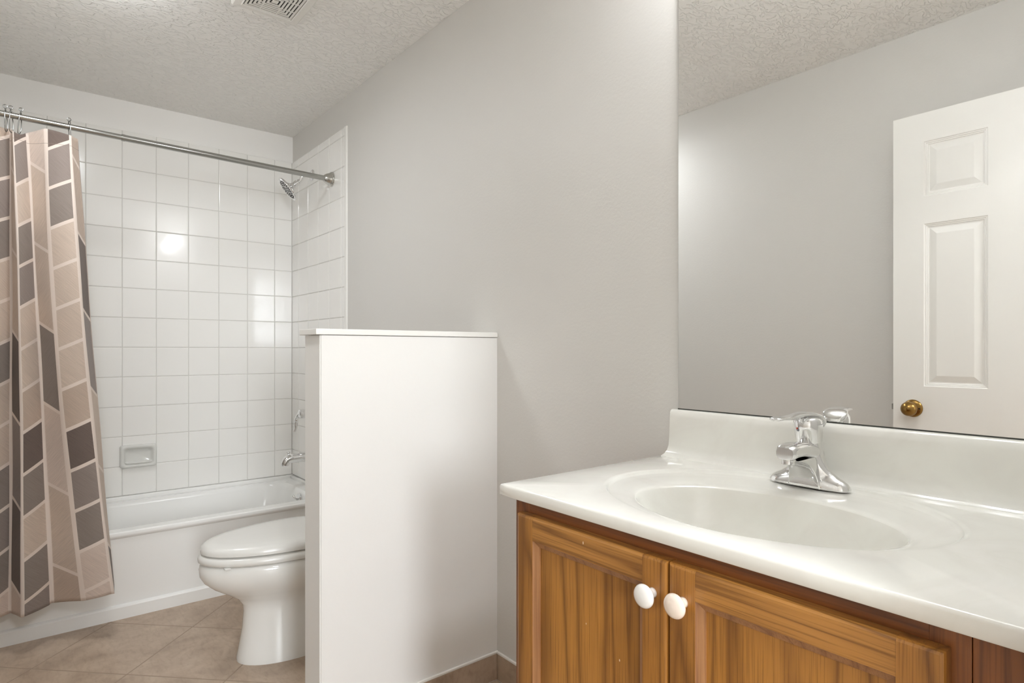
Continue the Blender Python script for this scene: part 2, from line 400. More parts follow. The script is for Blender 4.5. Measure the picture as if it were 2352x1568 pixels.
sv = thing('shower_valve', 'chrome shower valve lever on the tiled side wall above the tub spout', 'shower valve', (.36, 0, .79))
bm = nb(); lathe(bm, [(0, 0), (.078, 0), (.078, .003), (.070, .010), (.03, .016), (.026, .05), (0, .05)], (.365, -.0062, .79), (0, -1, 0), 40); obj('escutcheon', bm, chrome, sv, smooth=True, angle=.6)
bm = nb(); lathe(bm, [(.024, 0), (.026, .012), (.024, .035), (.012, .042), (0, .043)], (.365, -.055, .79), (0, -1, 0), 24)
tube(bm, spline([(.365, -.085, .79), (.350, -.095, .772), (.338, -.100, .745), (.338, -.100, .715), (.334, -.106, .690)], 6), [.013]*6+[.011]*6+[.009]*6+[.008]*6+[.009], 14)
obj('lever_handle', bm, chrome, sv, smooth=True, angle=.9)

# shower head
sh = thing('overhead_shower', 'round chrome shower head on a short arm high on the tiled side wall', 'shower head', (.335, 0, 2.135))
bm = nb(); lathe(bm, [(.031, 0), (.031, .002), (.024, .007), (.012, .010), (0, .010)], (.335, -.0062, 2.135), (0, -1, 0), 32); obj('wall_flange', bm, chrome, sh, smooth=True, angle=.5)
nrm = Vector((-.16, -.75, -.64)).normalized(); hc = Vector((.305, -.135, 2.040))
back = hc - nrm*.055
arm = spline([(.335, -.010, 2.135), (.334, -.035, 2.132), (.330, -.060, 2.118), back - nrm*.030, back - nrm*.010], 6)
bm = nb(); tube(bm, arm, .0095, 14); obj('shower_arm', bm, chrome, sh, smooth=True)
bm = nb(); lathe(bm, [(.012, -.03), (.014, -.028), (.014, -.020), (.011, -.018), (.011, -.012), (.017, -.010), (.017, .008), (.012, .010), (.014, .014), (.020, .026), (.034, .038), (.056, .046), (.070, .050), (.072, .055), (.070, .058)], back, nrm, 40)
hd = obj('head_body', bm, chrome, sh, smooth=True, angle=.7)
bm = nb(); lathe(bm, [(0, .0), (.069, 0), (.069, .002), (.062, .003), (.060, .0015), (0, .0015)], back + nrm*.0565, nrm, 40); obj('spray_face', bm, M('spray_face_chrome', (.88,.88,.88,1), .12, .9).m, hd, smooth=True, angle=.4)
bm = nb(); u, v, d = basis(nrm)
for R_, n_ in ((.052, 26), (.041, 20), (.028, 12), (.014, 6)):
    for i in range(n_):
        if random.random() < .12: continue
        a_ = 2*PI*i/n_+R_*40; c_ = back+nrm*.0575+(u*math.cos(a_)+v*math.sin(a_))*R_
        lathe(bm, [(.0025, 0), (.0022, .002), (.0014, .0030)], c_, nrm, 8)
obj('spray_nozzle', bm, rubber_m, hd)['kind'] = 'stuff'

# ------------------------------------------------------------------ shower rod, hooks and curtain
def rodx(y): return .613 - .053*y
RZ = 2.049
rod = thing('shower_curtain_rod', 'chrome tension rod spanning the tub alcove', 'curtain rod', (.613, 0, RZ))
bm = nb(); tube(bm, [(rodx(-.030), -.030, RZ), (rodx(-.95), -.95, RZ)], .0135, 24); obj('outer_tube', bm, satin, rod, smooth=True, angle=.8)
bm = nb(); tube(bm, [(rodx(-.94), -.94, RZ), (rodx(-1.53), -1.53, RZ)], .0118, 24); obj('inner_tube', bm, satin, rod, smooth=True, angle=.8)
bm = nb(); tube(bm, [(rodx(-.944), -.944, RZ), (rodx(-.956), -.956, RZ)], .0146, 24); obj('tube_collar', bm, satin, rod, smooth=True, angle=.8)
for ya, dr, s in ((-.0066, -1, 1), (YS+.0006, 1, -1)):
    bm = nb(); lathe(bm, [(.039, 0), (.039, .004), (.036, .006), (.037, .010), (.033, .013), (.026, .030), (.018, .042), (.0145, .044), (0, .044)], (rodx(ya), ya, RZ), (0, dr, 0), 40)
    obj('end_flange', bm, nickel, rod, smooth=True, angle=.5)

hook0 = None
hook_metal = M('dark_wire_chrome', (.34, .34, .33, 1), .18, 1).m
def hook_mesh():
    bm = nb(); R_ = .0017
    pts = [(0, .002, .050), (0, .006, .056), (0, 0, .061), (0, -.006, .056), (0, -.003, .049)]
    loop = [(.015*math.cos(a)*1.02, 0, 0) for a in (0,)]
    front = spline([(.003, -.003, -.066), (.013, -.004, -.062), (.018, -.003, -.040), (.0165, -.001, 0), (.010, .001, .017), (.002, .003, .024), (.000, .007, .030), (0, .003, .036), (0, -.004, .035), (0, -.006, .029),
                    (0, -.002, .024), (-.006, 0, .020), (-.0155, .001, 0), (-.017, .002, -.036), (-.013, .0, -.058), (-.003, -.003, -.066)], 5)
    tube(bm, front, R_, 8)
    bmesh.ops.create_icosphere(bm, subdivisions=2, radius=.0034, matrix=Matrix.Translation((0, 0, .0245)))
    me = bm; return me
HY = [(-1.136, 'curtain hook at the curtain edge nearest the open tub'), (-1.290, 'second wire curtain hook from the loose edge of the curtain'),
      (-1.318, 'wire curtain hook just left of the second one, crossing its neighbour'), (-1.334, 'leftmost wire curtain hook in view, over the tan pleat'),]
for i, (hy, lab) in enumerate(HY):
    if i == 0:
        bm = hook_mesh(); hook0 = obj('curtain_hook', bm, hook_metal, None, smooth=True); h = hook0
    else:
        h = hook0.copy(); C.objects.link(h)
    h.location = (rodx(hy), hy, RZ-.0); h.rotation_euler = (random.uniform(-.06, .06), 0, random.uniform(-.22, .22) if i else .22)
    tag(h, 'double wire ' + lab if i == 0 else lab, 'curtain hook', 'wire hooks holding the shower curtain')

COLS = {'d': (122, 107, 99), 'w': (153, 141, 133), 's': (158, 145, 138), 'b': (214, 197, 182), 't': (203, 184, 168), 'l': (222, 206, 194), 'k': (96, 84, 78)}
def cloth_mat(name, sgn, ztop, per, cells):
    a = M(name, rough=.85, Sheen_Weight=.15)
    uv = a.n('ShaderNodeUVMap'); sp_ = a.n('ShaderNodeSeparateXYZ'); a.l(uv.outputs[0], sp_.inputs[0])
    t, zv = sp_.outputs[0], sp_.outputs[1]
    ph = a.math('MULTIPLY', a.math('SUBTRACT', a.math('MULTIPLY_ADD', t, sgn*.047, ztop), zv), 1/per)   # cell number from the top, first line = 0
    N = 16
    stops = []
    for i, c in enumerate(cells):
        stops.append((max(0, (i)/N), srgb(*COLS[c])))
    fac = a.math('DIVIDE', a.math('ADD', ph, 1.0), float(N))
    col = a.ramp(fac, stops, 'CONSTANT')
    v = a.n('ShaderNodeMapping', i_Scale=(60, 500, 1)); a.l(uv.outputs[0], v.inputs[0])
    n1 = a.n('ShaderNodeTexNoise', i_Scale=1.0, i_Detail=2.0); a.l(v.outputs[0], n1.inputs['Vector'])
    v2 = a.n('ShaderNodeMapping', i_Scale=(.1, 1, 1)); a.l(uv.outputs[0], v2.inputs[0])
    v2b = a.n('ShaderNodeMapping', i_Rotation=(0, 0, sgn*.75)); a.l(v2.outputs[0], v2b.inputs[0])
    v3 = a.n('ShaderNodeMapping', i_Scale=(14, 420, 1)); a.l(v2b.outputs[0], v3.inputs[0])
    n2 = a.n('ShaderNodeTexNoise', i_Scale=1.0, i_Detail=2.0); a.l(v3.outputs[0], n2.inputs['Vector'])
    f1 = a.math('MULTIPLY_ADD', n1.outputs[0], .45, .775); f2 = a.math('MULTIPLY_ADD', n2.outputs[0], .45, .775)
    nd = a.n('ShaderNodeVectorMath', operation='SCALE'); a.l(col, nd.inputs[0]); a.l(a.math('MULTIPLY', f1, f2), nd.inputs['Scale'])
    fr = a.math('FRACT', a.math('ADD', ph, 20.0))
    dd = a.math('MULTIPLY', a.math('MINIMUM', fr, a.math('SUBTRACT', 1.0, fr)), per)
    m1 = a.math('LESS_THAN', dd, .0068)
    tt = a.math('MINIMUM', t, a.math('SUBTRACT', 1.0, t)); m2 = a.math('LESS_THAN', tt, .085)
    m = a.math('MAXIMUM', m1, m2)
    c = a.mix(m, nd.outputs[0], srgb(238, 225, 215))
    # sewn hem along the top
    hem = a.math('LESS_THAN', a.math('ABSOLUTE', a.math('SUBTRACT', zv, 1.957)), .0012)
    c = a.mix(a.math('MULTIPLY', hem, .5), c, srgb(150, 132, 120))
    a.l(c, a.b.inputs['Base Color'])
    wv = a.n('ShaderNodeMapping', i_Scale=(300, 1400, 1)); a.l(uv.outputs[0], wv.inputs[0])
    n3 = a.n('ShaderNodeTexNoise', i_Scale=1.0); a.l(wv.outputs[0], n3.inputs['Vector']); a.bump(n3.outputs[0], .15, .0005)
    # the cloth lets some light through
    tr = a.n('ShaderNodeBsdfTranslucent'); a.l(c, tr.inputs['Color']); mx = a.n('ShaderNodeMixShader'); mx.inputs[0].default_value = .25
    a.l(a.b.outputs[0], mx.inputs[1]); a.l(tr.outputs[0], mx.inputs[2]); a.l(mx.outputs[0], a.out.inputs['Surface'])
    return a.m
# column specs from the free edge towards the left: (slope sign, first line height at its left border, period, cells)
UP, DN = (+1, 1.931, .1575), (-1, 1.887, .315)
spec = [(-1, 1.617, .308, 'tdsbbdd'), (*UP, 'dswbbbbtdswll'), (*DN, 'lbbwlbtt'), (*UP, 'dsbwsbbtdwbws'), (-1, 1.225, .318, 'bdsdl'), (*UP, 'twswbbwbbwswl'), (*DN, 'lbdbsbtt'), (*UP, 'bwsbbdwbblwsb'), (*DN, 'wbbdbbtt')]
cm = [cloth_mat('curtain_cloth_column', *s_) for s_ in spec]
# border lines of the columns: y at three heights and depth offset (towards the room)
B = [(-1.103, -1.060, -1.002, -.045), (-1.131, -1.090, -1.014, .040), (-1.213, -1.183, -1.111, .000), (-1.267, -1.233, -1.199, -.080), (-1.311, -1.293, -1.287, -.005),
     (-1.318, -1.316, -1.318, -.092), (-1.385, -1.392, -1.400, -.030), (-1.400, -1.415, -1.425, -.105), (-1.455, -1.475, -1.485, -.03), (-1.475, -1.500, -1.510, -.09)]
def yb(i, z):
    a, b, c, _ = B[i]; z0_, z1_, z2_ = 1.93, 1.168, .29
    return a*(z-z1_)*(z-z2_)/((z0_-z1_)*(z0_-z2_)) + b*(z-z0_)*(z-z2_)/((z1_-z0_)*(z1_-z2_)) + c*(z-z0_)*(z-z1_)/((z2_-z0_)*(z2_-z1_))
TOPZ = [2.004, 2.000, 2.016, 1.998, 1.985, 2.005, 2.020, 1.99, 2.015, 2.0]
BOTZ = [.192, .182, .165, .155, .150, .148, .146, .146, .146, .146]
bm = nb(); uvl = bm.loops.layers.uv.new('UVMap')
NZ, NT = 130, 8
def cpos(ci, t, s):           # t: 0 = left border .. 1 = right border; s: 0 top .. 1 bottom
    i0, i1 = ci+1, ci          # left border index, right border index
    zt = TOPZ[i0]*(1-t)+TOPZ[i1]*t; zb_ = BOTZ[i0]*(1-t)+BOTZ[i1]*t
    if ci in (3, 5, 7): zt -= .012*math.sin(PI*t)
    z = zt + (zb_-zt)*s
    y = yb(i0, z)*(1-t)+yb(i1, z)*t
    amp = .55+.45*min(1, (2.0-z)/.5)
    dx = (B[i0][3]*(1-t)+B[i1][3]*t)
    bow = .010*math.sin(PI*t)*(1 if ci % 2 else -.6)*(1-.3*s)
    ripple = .0022*math.sin(z*7+ci*1.7+t*2) + .0012*math.sin(z*19+ci)
    base = .705 + .115*min(1, max(0, (2.0-z)/1.65))
    return Vector((base + (dx+bow)*amp + ripple, y + .0012*math.sin(z*9+ci*2), z)), z
grid = {}
for ci in range(len(spec)):
    for k in range(NZ+1):
        for j in range(NT+1):
            if j == NT and ci > 0: grid[ci, k, j] = grid[ci-1, k, 0]; continue
            p, z = cpos(ci, j/NT, k/NZ); grid[ci, k, j] = bm.verts.new(p)
for ci in range(len(spec)):
    for k in range(NZ):
        for j in range(NT):
            q = [(k, j), (k, j+1), (k+1, j+1), (k+1, j)]
            f = bm.faces.new([grid[ci, a, b] for a, b in q]); f.material_index = ci; f.smooth = True
            for lp, (a, b) in zip(f.loops, q): lp[uvl].uv = (b/NT, lp.vert.co.z)
me = bpy.data.meshes.new('shower_curtain'); bm.to_mesh(me); bm.free()
cur = link('shower_curtain', me, cm)
sol = cur.modifiers.new('thickness', 'SOLIDIFY'); sol.thickness = .0009; sol.offset = 0
tag(cur, 'herringbone patterned shower curtain in taupe and beige hanging outside the tub', 'shower curtain')

# ------------------------------------------------------------------ soap dish
sd = thing('soap_dish', 'white ceramic soap dish set into the tiled back wall', 'soap dish', (0, -.81, .59))
bm = nb(); yA, yB, zA, zB_ = -.893, -.728, .532, .650
def srr(ins, d, r=.016): return [(d, y_, z_) for y_, z_, _ in rrect(yA+ins, yB-ins, zA+ins, zB_-ins, r, 0, 6)]
loft(bm, [srr(0, .0062, .012), srr(.0, .020, .014), srr(.003, .027, .016), srr(.008, .030, .016), srr(.013, .029, .016), srr(.018, .024, .016), srr(.024, .012, .016), srr(.030, .0085, .014)], True, True)
obj('dish_body', bm, soap_ceramic, sd, smooth=True, angle=.9)
bm = nb()
tube(bm, spline([(.016, yA+.026, zA+.030), (.027, yA+.036, zA+.026), (.027, yB-.036, zA+.026), (.016, yB-.026, zA+.030)], 6), .0042, 10); obj('dish_lip', bm, soap_ceramic, sd, smooth=True)

# ------------------------------------------------------------------ toilet
TX = 1.345
toi = thing('toilet', 'white porcelain toilet with closed lid between the tub and the half wall', 'toilet', (TX, -.4, 0))
def egg(yf, yb_, hw, z, n=48, sq=2.0, cx=TX):
    L = []; c = yb_-(hw*1.05 if hw > .12 else hw)
    c = max(c, yf+hw)      # widest point
    for i in range(n):
        t = 2*PI*i/n; s_, cc = math.sin(t), math.cos(t)
        ex = 2/sq
        xx = hw*math.copysign(abs(s_)**ex, s_)
        yy = c + (cc*(yb_-c) if cc > 0 else cc*(c-yf))
        L.append((cx+xx, yy, z))
    return L
bm = nb()
loft(bm, [egg(-.672, -.34, .118, 0), egg(-.672, -.34, .118, .012), egg(-.664, -.34, .112, .05), egg(-.652, -.34, .102, .12), egg(-.648, -.34, .097, .18), egg(-.652, -.335, .098, .205),
          egg(-.672, -.30, .112, .232), egg(-.710, -.25, .136, .258), egg(-.752, -.22, .160, .285), egg(-.782, -.21, .176, .312), egg(-.797, -.21, .184, .338), egg(-.799, -.21, .186, .36), egg(-.795, -.21, .184, .376), egg(-.786, -.21, .178, .382)], True, True)
obj('bowl', bm, porcelain, toi, smooth=True, angle=.9)
bm = nb()
loft(bm, [rrect(TX-.085, TX+.085, -.40, -.10, .03, 0), rrect(TX-.083, TX+.083, -.40, -.10, .03, .03), rrect(TX-.066, TX+.066, -.40, -.11, .03, .09), rrect(TX-.058, TX+.058, -.40, -.12, .03, .16), rrect(TX-.075, TX+.075, -.40, -.10, .03, .24), rrect(TX-.13, TX+.13, -.36, -.04, .03, .30), rrect(TX-.17, TX+.17, -.34, -.02, .03, .355), rrect(TX-.17, TX+.17, -.34, -.02, .03, .375)])
obj('trapway', bm, porcelain, toi, smooth=True, angle=.9)
bm = nb()
def seatl(o, z): return egg(-.802+o, -.245-o, .190-o, z)
loft(bm, [seatl(.006, .387), seatl(.001, .390), seatl(0, .398), seatl(.002, .408), seatl(.010, .414), seatl(.05, .4145)], True, True); obj('seat', bm, seat_plastic, toi, smooth=True, angle=.9)
bm = nb()
loft(bm, [seatl(.012, .419), seatl(.008, .421), seatl(.008, .432), seatl(.013, .443), seatl(.025, .450), seatl(.055, .4545), seatl(.10, .4570), seatl(.15, .4580)], True, True); obj('lid', bm, seat_plastic, toi, smooth=True, angle=.9)
for sx in (-1, 1):
    bm = nb(); box(bm, TX+sx*.075-.022, TX+sx*.075+.022, -.262, -.222, .384, .43, bev=.006); obj('lid_hinge', bm, seat_plastic, toi, smooth=True, angle=.6)
bm = nb(); box(bm, TX+.10, TX+.122, -.742, -.722, .3815, .3875, bev=.002); obj('seat_bumper', bm, seat_plastic, toi)
bm = nb()
loft(bm, [rrect(TX-.19, TX+.19, -.19, -.012, .03, .37), rrect(TX-.195, TX+.195, -.195, -.012, .03, .40), rrect(TX-.215, TX+.215, -.205, -.012, .03, .70)]); obj('tank', bm, porcelain, toi, smooth=True, angle=.9)
bm = nb()
loft(bm, [rrect(TX-.222, TX+.222, -.213, -.010, .03, .701), rrect(TX-.228, TX+.228, -.218, -.008, .03, .706), rrect(TX-.228, TX+.228, -.218, -.008, .03, .728), rrect(TX-.22, TX+.22, -.21, -.014, .03, .736)]); obj('tank_lid', bm, porcelain, toi, smooth=True, angle=.9)
bm = nb(); lathe(bm, [(.012, 0), (.012, .012), (0, .013)], (TX-.16, -.2045, .65), (0, -1, 0), 16); tube(bm, [(TX-.16, -.219, .65), (TX-.12, -.223, .647), (TX-.09, -.223, .643)], [.006, .006, .008], 10); obj('flush_lever', bm, chrome, toi, smooth=True)

# ------------------------------------------------------------------ ceiling vent
vt = thing('exhaust_fan_cover', 'square white plastic exhaust fan grille on the ceiling', 'vent', (1.445, -.57, H))
cx, cy, hs = 1.447, -.567, .120
bm = nb()
def sq(h_, z): return [(cx-h_, cy-h_, z), (cx+h_, cy-h_, z), (cx+h_, cy+h_, z), (cx-h_, cy+h_, z)]
loft(bm, [sq(hs, H-.001), sq(hs, H-.018), sq(hs-.004, H-.022), sq(.094, H-.024), sq(.0925, H-.0265), sq(.0895, H-.0265), sq(.0880, H-.0225), sq(.0875, H-.0200)], False, False)
obj('cover_frame', bm, vent_plastic, vt)
bm = nb(); box(bm, cx-.0872, cx+.0872, cy-.0872, cy+.0872, H-.0205, H-.004); obj('fan_slot_shade', bm, dark_m, vt)  # dark slab stands in for the shade behind the slots
bm = nb(); r_ = .0850; pit = .0122; sw = .0072
while r_ > .012:
    a_, b_ = r_, r_-sw; zt_, zb2 = H-.0207, H-.0238
    loft(bm, [sq(a_, zt_), sq(a_, zb2), sq(b_, zb2), sq(b_, zt_)], False, False)
    r_ -= pit
box(bm, cx-.0105, cx+.0105, cy-.0105, cy+.0105, H-.0238, H-.0207)
for ang in (0, PI/2, PI, 1.5*PI):
    for off in (-.030, .030):
        M_ = Matrix.Translation((cx, cy, 0)) @ Matrix.Rotation(ang, 4, 'Z')
        fs_ = box(bm, .030, .085, off-.002, off+.002, H-.0236, H-.0207)
        for v_ in {v2 for f2 in fs_ for v2 in f2.verts}: v_.co = M_ @ v_.co
obj('grille', bm, vent_plastic, vt)

# ------------------------------------------------------------------ mirror
ZC = .8792
mir = thing('wall_mirror', 'large frameless wall mirror above the vanity backsplash', 'mirror', (3.19, -.004, 1.5))
bm = nb(); fs = box(bm, 2.7935, XE-.012, -.0060, -.0008, .9985, 2.045, 1)
obj_m = None
for f in fs:
    f.normal_update()
    if f.normal.y < -.9: f.material_index = 0
bmesh.ops.recalc_face_normals(bm, faces=bm.faces[:])
for f in bm.faces: f.material_index = 0 if f.normal.y < -.9 else 1
obj('mirror_glass', bm, [mirror_m, mirror_edge], mir)
bm = nb(); box(bm, 2.7925, XE-.012, -.0070, -.0009, .9960, .9986); obj('tarnish_and_gap_shade', bm, mirror_edge, mir)  # one dark strip for both tarnish and the shade of the thin gap

# vanity light over the mirror (above the frame of the photo)
vl = thing('vanity_light', 'chrome bar light with frosted globes on the wall above the mirror', 'wall light', (3.17, 0, 2.2))
bm = nb(); box(bm, 2.87, 3.47, -.035, -.001, 2.165, 2.275, bev=.008); obj('light_bar', bm, chrome, vl)
for gx in (2.97, 3.17, 3.37):
    bm = nb(); lathe(bm, [(.024, 0), (.028, .02), (.020, .032)], (gx, -.035, 2.22), (0, -1, 0), 20); hl = obj('lamp_holder', bm, chrome, vl, smooth=True)
    bm = nb(); bmesh.ops.create_uvsphere(bm, u_segments=24, v_segments=14, radius=.045, matrix=Matrix.Translation((gx, -.108, 2.22))); obj('globe', bm, glow, hl, smooth=True)

cl = thing('fill_ceiling_light', 'round flush frosted dome on the ceiling, added as unseen fill light', 'ceiling light', (1.30, -1.12, H))  # unseen fixture added to lift the brightness around the tub
bm = nb(); lathe(bm, [(.17, .0005), (.17, .02), (.16, .025), (0, .025)], (1.30, -1.12, H), (0, 0, -1), 36); obj('light_base', bm, nickel, cl, smooth=True, angle=.6)
bm = nb(); lathe(bm, [(.155, .025), (.15, .05), (.12, .072), (.06, .084), (0, .087)], (1.30, -1.12, H), (0, 0, -1), 36); obj('light_dome', bm, fill_glow, cl, smooth=True)

# ------------------------------------------------------------------ vanity top with moulded basin
VX0, VX1, VY0 = 2.7585, XE-.0015, -.5476
top = thing('sink_counter', 'cream white cultured marble vanity top with moulded oval basin', 'countertop', (3.18, -.27, ZC))
N = 128
bx, by, ba, bb = 3.168, -.312, .226, .152          # basin lip
gx_, gy_, ga, gb = 3.152, -.268, .297, .232         # outer moulded ring
def ell(x, y, a, b, z): return [(x+a*math.cos(2*PI*i/N), y+b*math.sin(2*PI*i/N), z) for i in range(N)]
def lerp(A, Bq, t): return [tuple(p*(1-t)+q*t for p, q in zip(a, b)) for a, b in zip(A, Bq)]
def recth(x0, x1, y0, y1, z, r=.004):     # rectangle sampled on the same angles
    L = []
    for i in range(N):
        t = 2*PI*i/N; c, s = math.cos(t), math.sin(t)
        k = min((x1-gx_)/c if c > 1e-9 else (x0-gx_)/c if c < -1e-9 else 1e9, (y1-gy_)/s if s > 1e-9 else (y0-gy_)/s if s < -1e-9 else 1e9)
        L.append([gx_+k*c, gy_+k*s, z])
    for X in (x0, x1):
        for Y in (y0, y1):
            j = min(range(N), key=lambda q: (L[q][0]-X)**2+(L[q][1]-Y)**2); L[j][0] = X; L[j][1] = Y
    return [tuple(p) for p in L]
RI = ell(gx_, gy_, ga, gb, 0)
LI = ell(bx, by, ba, bb, 0)
def at(L, z): return [(x, y, z) for x, y, _ in L]
BK = -.0008
rows = [at(LI, ZC-.0150), at(lerp(LI, RI, .015), ZC-.0128), at(lerp(LI, RI, .05), ZC-.0112), at(lerp(LI, RI, .12), ZC-.0098), at(lerp(LI, RI, .3), ZC-.0084), at(lerp(LI, RI, .60), ZC-.0068), at(lerp(LI, RI, .86), ZC-.0062),
        at(lerp(LI, RI, .93), ZC-.0052), at(lerp(LI, RI, .975), ZC-.0022), at(RI, ZC-.0006), at(ell(gx_, gy_, ga+.008, gb+.006, 0), ZC),
        recth(VX0+.0055, VX1-.001, VY0+.0055, BK, ZC), recth(VX0+.0022, VX1-.0005, VY0+.0022, BK, ZC-.0010), recth(VX0+.0005, VX1, VY0+.0005, BK, ZC-.0030), recth(VX0, VX1, VY0, BK, ZC-.0055), recth(VX0, VX1, VY0, BK, ZC-.0210), recth(VX0+.002, VX1, VY0+.002, BK, ZC-.0235), recth(VX0+.03, VX1, VY0+.03, BK, ZC-.0236)]
bm = nb(); loft(bm, rows, False, False)
obj('countertop', bm, marble, top, smooth=True, angle=.75)
bm = nb()
pr = [(1.0, -.0150), (.994, -.0180), (.986, -.025), (.965, -.045), (.935, -.070), (.885, -.095), (.80, -.118), (.66, -.136), (.45, -.147), (.2, -.151), (.10, -.152)]
loft(bm, [ell(bx, by+.012*(1-s_), ba*s_, bb*s_, ZC+d_) for s_, d_ in pr], False, False)
bas = obj('basin', bm, marble, top, smooth=True)
bm = nb(); lathe(bm, [(.024, -.003), (.026, .001), (.022, .003), (.014, .001), (0, .001)], (bx, by+.011, ZC-.1515), (0, 0, 1), 32); obj('drain', bm, chrome, bas, smooth=True, angle=.8)
bm = nb()       # backsplash: coved at the foot, rounded on top, left end sweeps out into the deck
prof = [(BK, ZC-.004), (-.0400, ZC-.0010), (-.0350, ZC+.0012), (-.0295, ZC+.006), (-.0245, ZC+.014), (-.0215, ZC+.026), (-.0200, ZC+.05), (-.0195, ZC+.098), (-.0185, ZC+.1095), (-.0150, ZC+.1145), (-.010, ZC+.1165), (BK, ZC+.1172)]
def xend(z):
    t = (z-ZC)
    return VX0 + .0135 - .0125*math.exp(-max(0, t)/.010) + .002*(t/.1)
lo = [(xend(z)+(.004 if y > -.02 and z > ZC+.11 else 0), y, z) for y, z in prof]; lo2 = [(xend(z)+.0035, y-.0, z) for y, z in prof]
l0 = [(xend(z)+.0025, y*.86+BK*.14, z-.0015) for y, z in prof]
loft(bm, [l0, lo2, [(VX1, y, z) for y, z in prof]]); obj('backsplash', bm, marble, top, smooth=True, angle=.9)

# ------------------------------------------------------------------ faucet
FX, FY, FZ = 3.147, -.0695, ZC-.0036
fa = thing('bathroom_faucet', 'chrome single lever faucet standing behind the oval basin', 'faucet', (FX, FY, FZ))
bm = nb(); n = 48
secs = [(0, .0790, .0235, 0, 2.5), (.003, .0790, .0235, 0, 2.5), (.008, .0775, .0228, 0, 2.4), (.013, .0735, .0215, 0, 2.3), (.018, .0660, .0195, 0, 2.2), (.023, .0560, .0185, .001, 2.1), (.030, .0455, .0185, .001, 2.1), (.040, .0365, .0195, .001, 2.2),
        (.052, .0305, .0205, .001, 2.2), (.066, .0262, .0215, .001, 2.1), (.080, .0235, .0215, .001, 2), (.100, .0215, .0210, .001, 2)]
loft(bm, [sell(FX, FY+o, a, b, FZ+z, n, e) for z, a, b, o, e in secs])
fb = obj('faucet_body', bm, chrome, fa, smooth=True, angle=.9)
bm = nb()       # concave arched skirt under the spout
loops = []
for z, yf, hw in ((0, -.0235, .0320), (.004, -.0232, .0318), (.014, -.0236, .0298), (.024, -.0262, .0280), (.033, -.0310, .0264), (.041, -.0380, .0250), (.048, -.0480, .0236), (.0535, -.0600, .0222), (.0575, -.0730, .0210), (.0600, -.0850, .0202)):
    c = .0045
    P_ = [(-hw, .012), (-hw, yf+.004), (-hw+.0006, yf+.0008), (-hw+.0022, yf-.0002), (-hw+.0038, yf+.0012), (-hw*.55, yf+c*.85), (0, yf+c), (hw*.55, yf+c*.85), (hw-.0038, yf+.0012), (hw-.0022, yf-.0002), (hw-.0006, yf+.0008), (hw, yf+.004), (hw, .012)]
    loops.append([(FX+x, FY+y, FZ+z) for x, y in P_])
loft(bm, loops); obj('arched_skirt', bm, chrome, fa, smooth=True, angle=.75)
bm = nb()       # spout
path = spline([(0, .012, .062), (0, -.018, .072), (0, -.050, .0775), (0, -.080, .0770), (0, -.098, .0735)], 6)
loops = []
for i, p in enumerate(path):
    t = i/(len(path)-1); hw = .0255-.0055*t; hh = .0140-.0012*t
    if t > .86: hw *= 1-(t-.86)*1.3; hh *= 1-(t-.86)*1.2
    L = []
    for q in range(32):
        a_ = 2*PI*q/32; c_, s_ = math.cos(a_), math.sin(a_)
        zz = hh*math.copysign(abs(s_)**.8, s_); zz = zz if s_ > 0 else zz*1.15
        L.append((FX+hw*math.copysign(abs(c_)**.55, c_), FY+p.y, FZ+p.z+zz))
    loops.append(L)
loft(bm, loops); spo = obj('spout', bm, chrome, fa, smooth=True, angle=.8)
bm = nb(); lathe(bm, [(.0132, 0), (.0132, .003), (.0122, .004), (.0122, .010), (.0100, .011), (.008, .009), (0, .009)], (FX, FY-.082, FZ+.0615), (0, -.06, -1), 28); obj('aerator', bm, chrome, spo, smooth=True, angle=.6)
TW = Matrix.Rotation(-.20, 3, 'Z')          # the lever points a little towards the half wall
bm = nb()       # cap that carries the lever
ax = TW @ Vector((0, -.09, 1)).normalized(); o_ = Vector((FX, FY+.002, FZ+.086))
u_ = TW @ Vector((1, 0, 0)); v_ = ax.cross(u_)
cap = [(.0200, -.002), (.0228, .0), (.0238, .004), (.0252, .014), (.0264, .026), (.0268, .036), (.0258, .044), (.0215, .050), (.013, .053), (.0005, .054)]
loops = []
for r, h_ in cap:
    loops.append([o_+ax*(h_-.006*max(0, -math.sin(2*PI*q/40))**2*(1 if h_ < .006 else 0))+(u_*math.cos(2*PI*q/40)+v_*math.sin(2*PI*q/40))*r for q in range(40)])
loft(bm, loops); cp = obj('handle_cap', bm, chrome, fa, smooth=True, angle=.9)
bm = nb()
path = spline([(0, .0265, .112), (0, .0255, .124), (0, .014, .1365), (0, -.008, .1425), (0, -.034, .1415), (0, -.060, .1375), (0, -.084, .1375), (0, -.103, .1355)], 6)
loops = []
wd = [.010, .016, .0215, .0240, .0235, .0205, .0170, .0145, .0130, .0128, .0138, .0142, .0125]
for i, p in enumerate(path):
    t = i/(len(path)-1); k_ = t*12; i0 = min(11, int(k_)); hw = wd[i0]*(1-(k_-i0))+wd[i0+1]*(k_-i0)
    hh = .0062*(1-.35*t)
    if t > .93: hw *= 1-((t-.93)/.07)**2*.55; hh *= 1-((t-.93)/.07)**2*.5
    tn = (path[min(i+1, len(path)-1)]-path[max(i-1, 0)]).normalized(); up = tn.cross(Vector((1, 0, 0)))
    if up.z < 0 or (abs(tn.z) > .8 and up.y < 0): up = -up
    loops.append([Vector((FX, FY, FZ))+TW @ (p+Vector((1, 0, 0))*hw*math.cos(2*PI*q/24)+up*hh*math.sin(2*PI*q/24)) for q in range(24)])
loft(bm, loops); obj('lever', bm, chrome, fa, smooth=True, angle=1.2)
dc = Vector((FX, FY+.002, 0)) + TW @ Vector((-.004, -.0278, 0)); dn = TW @ Vector((-.15, -1, -.08))
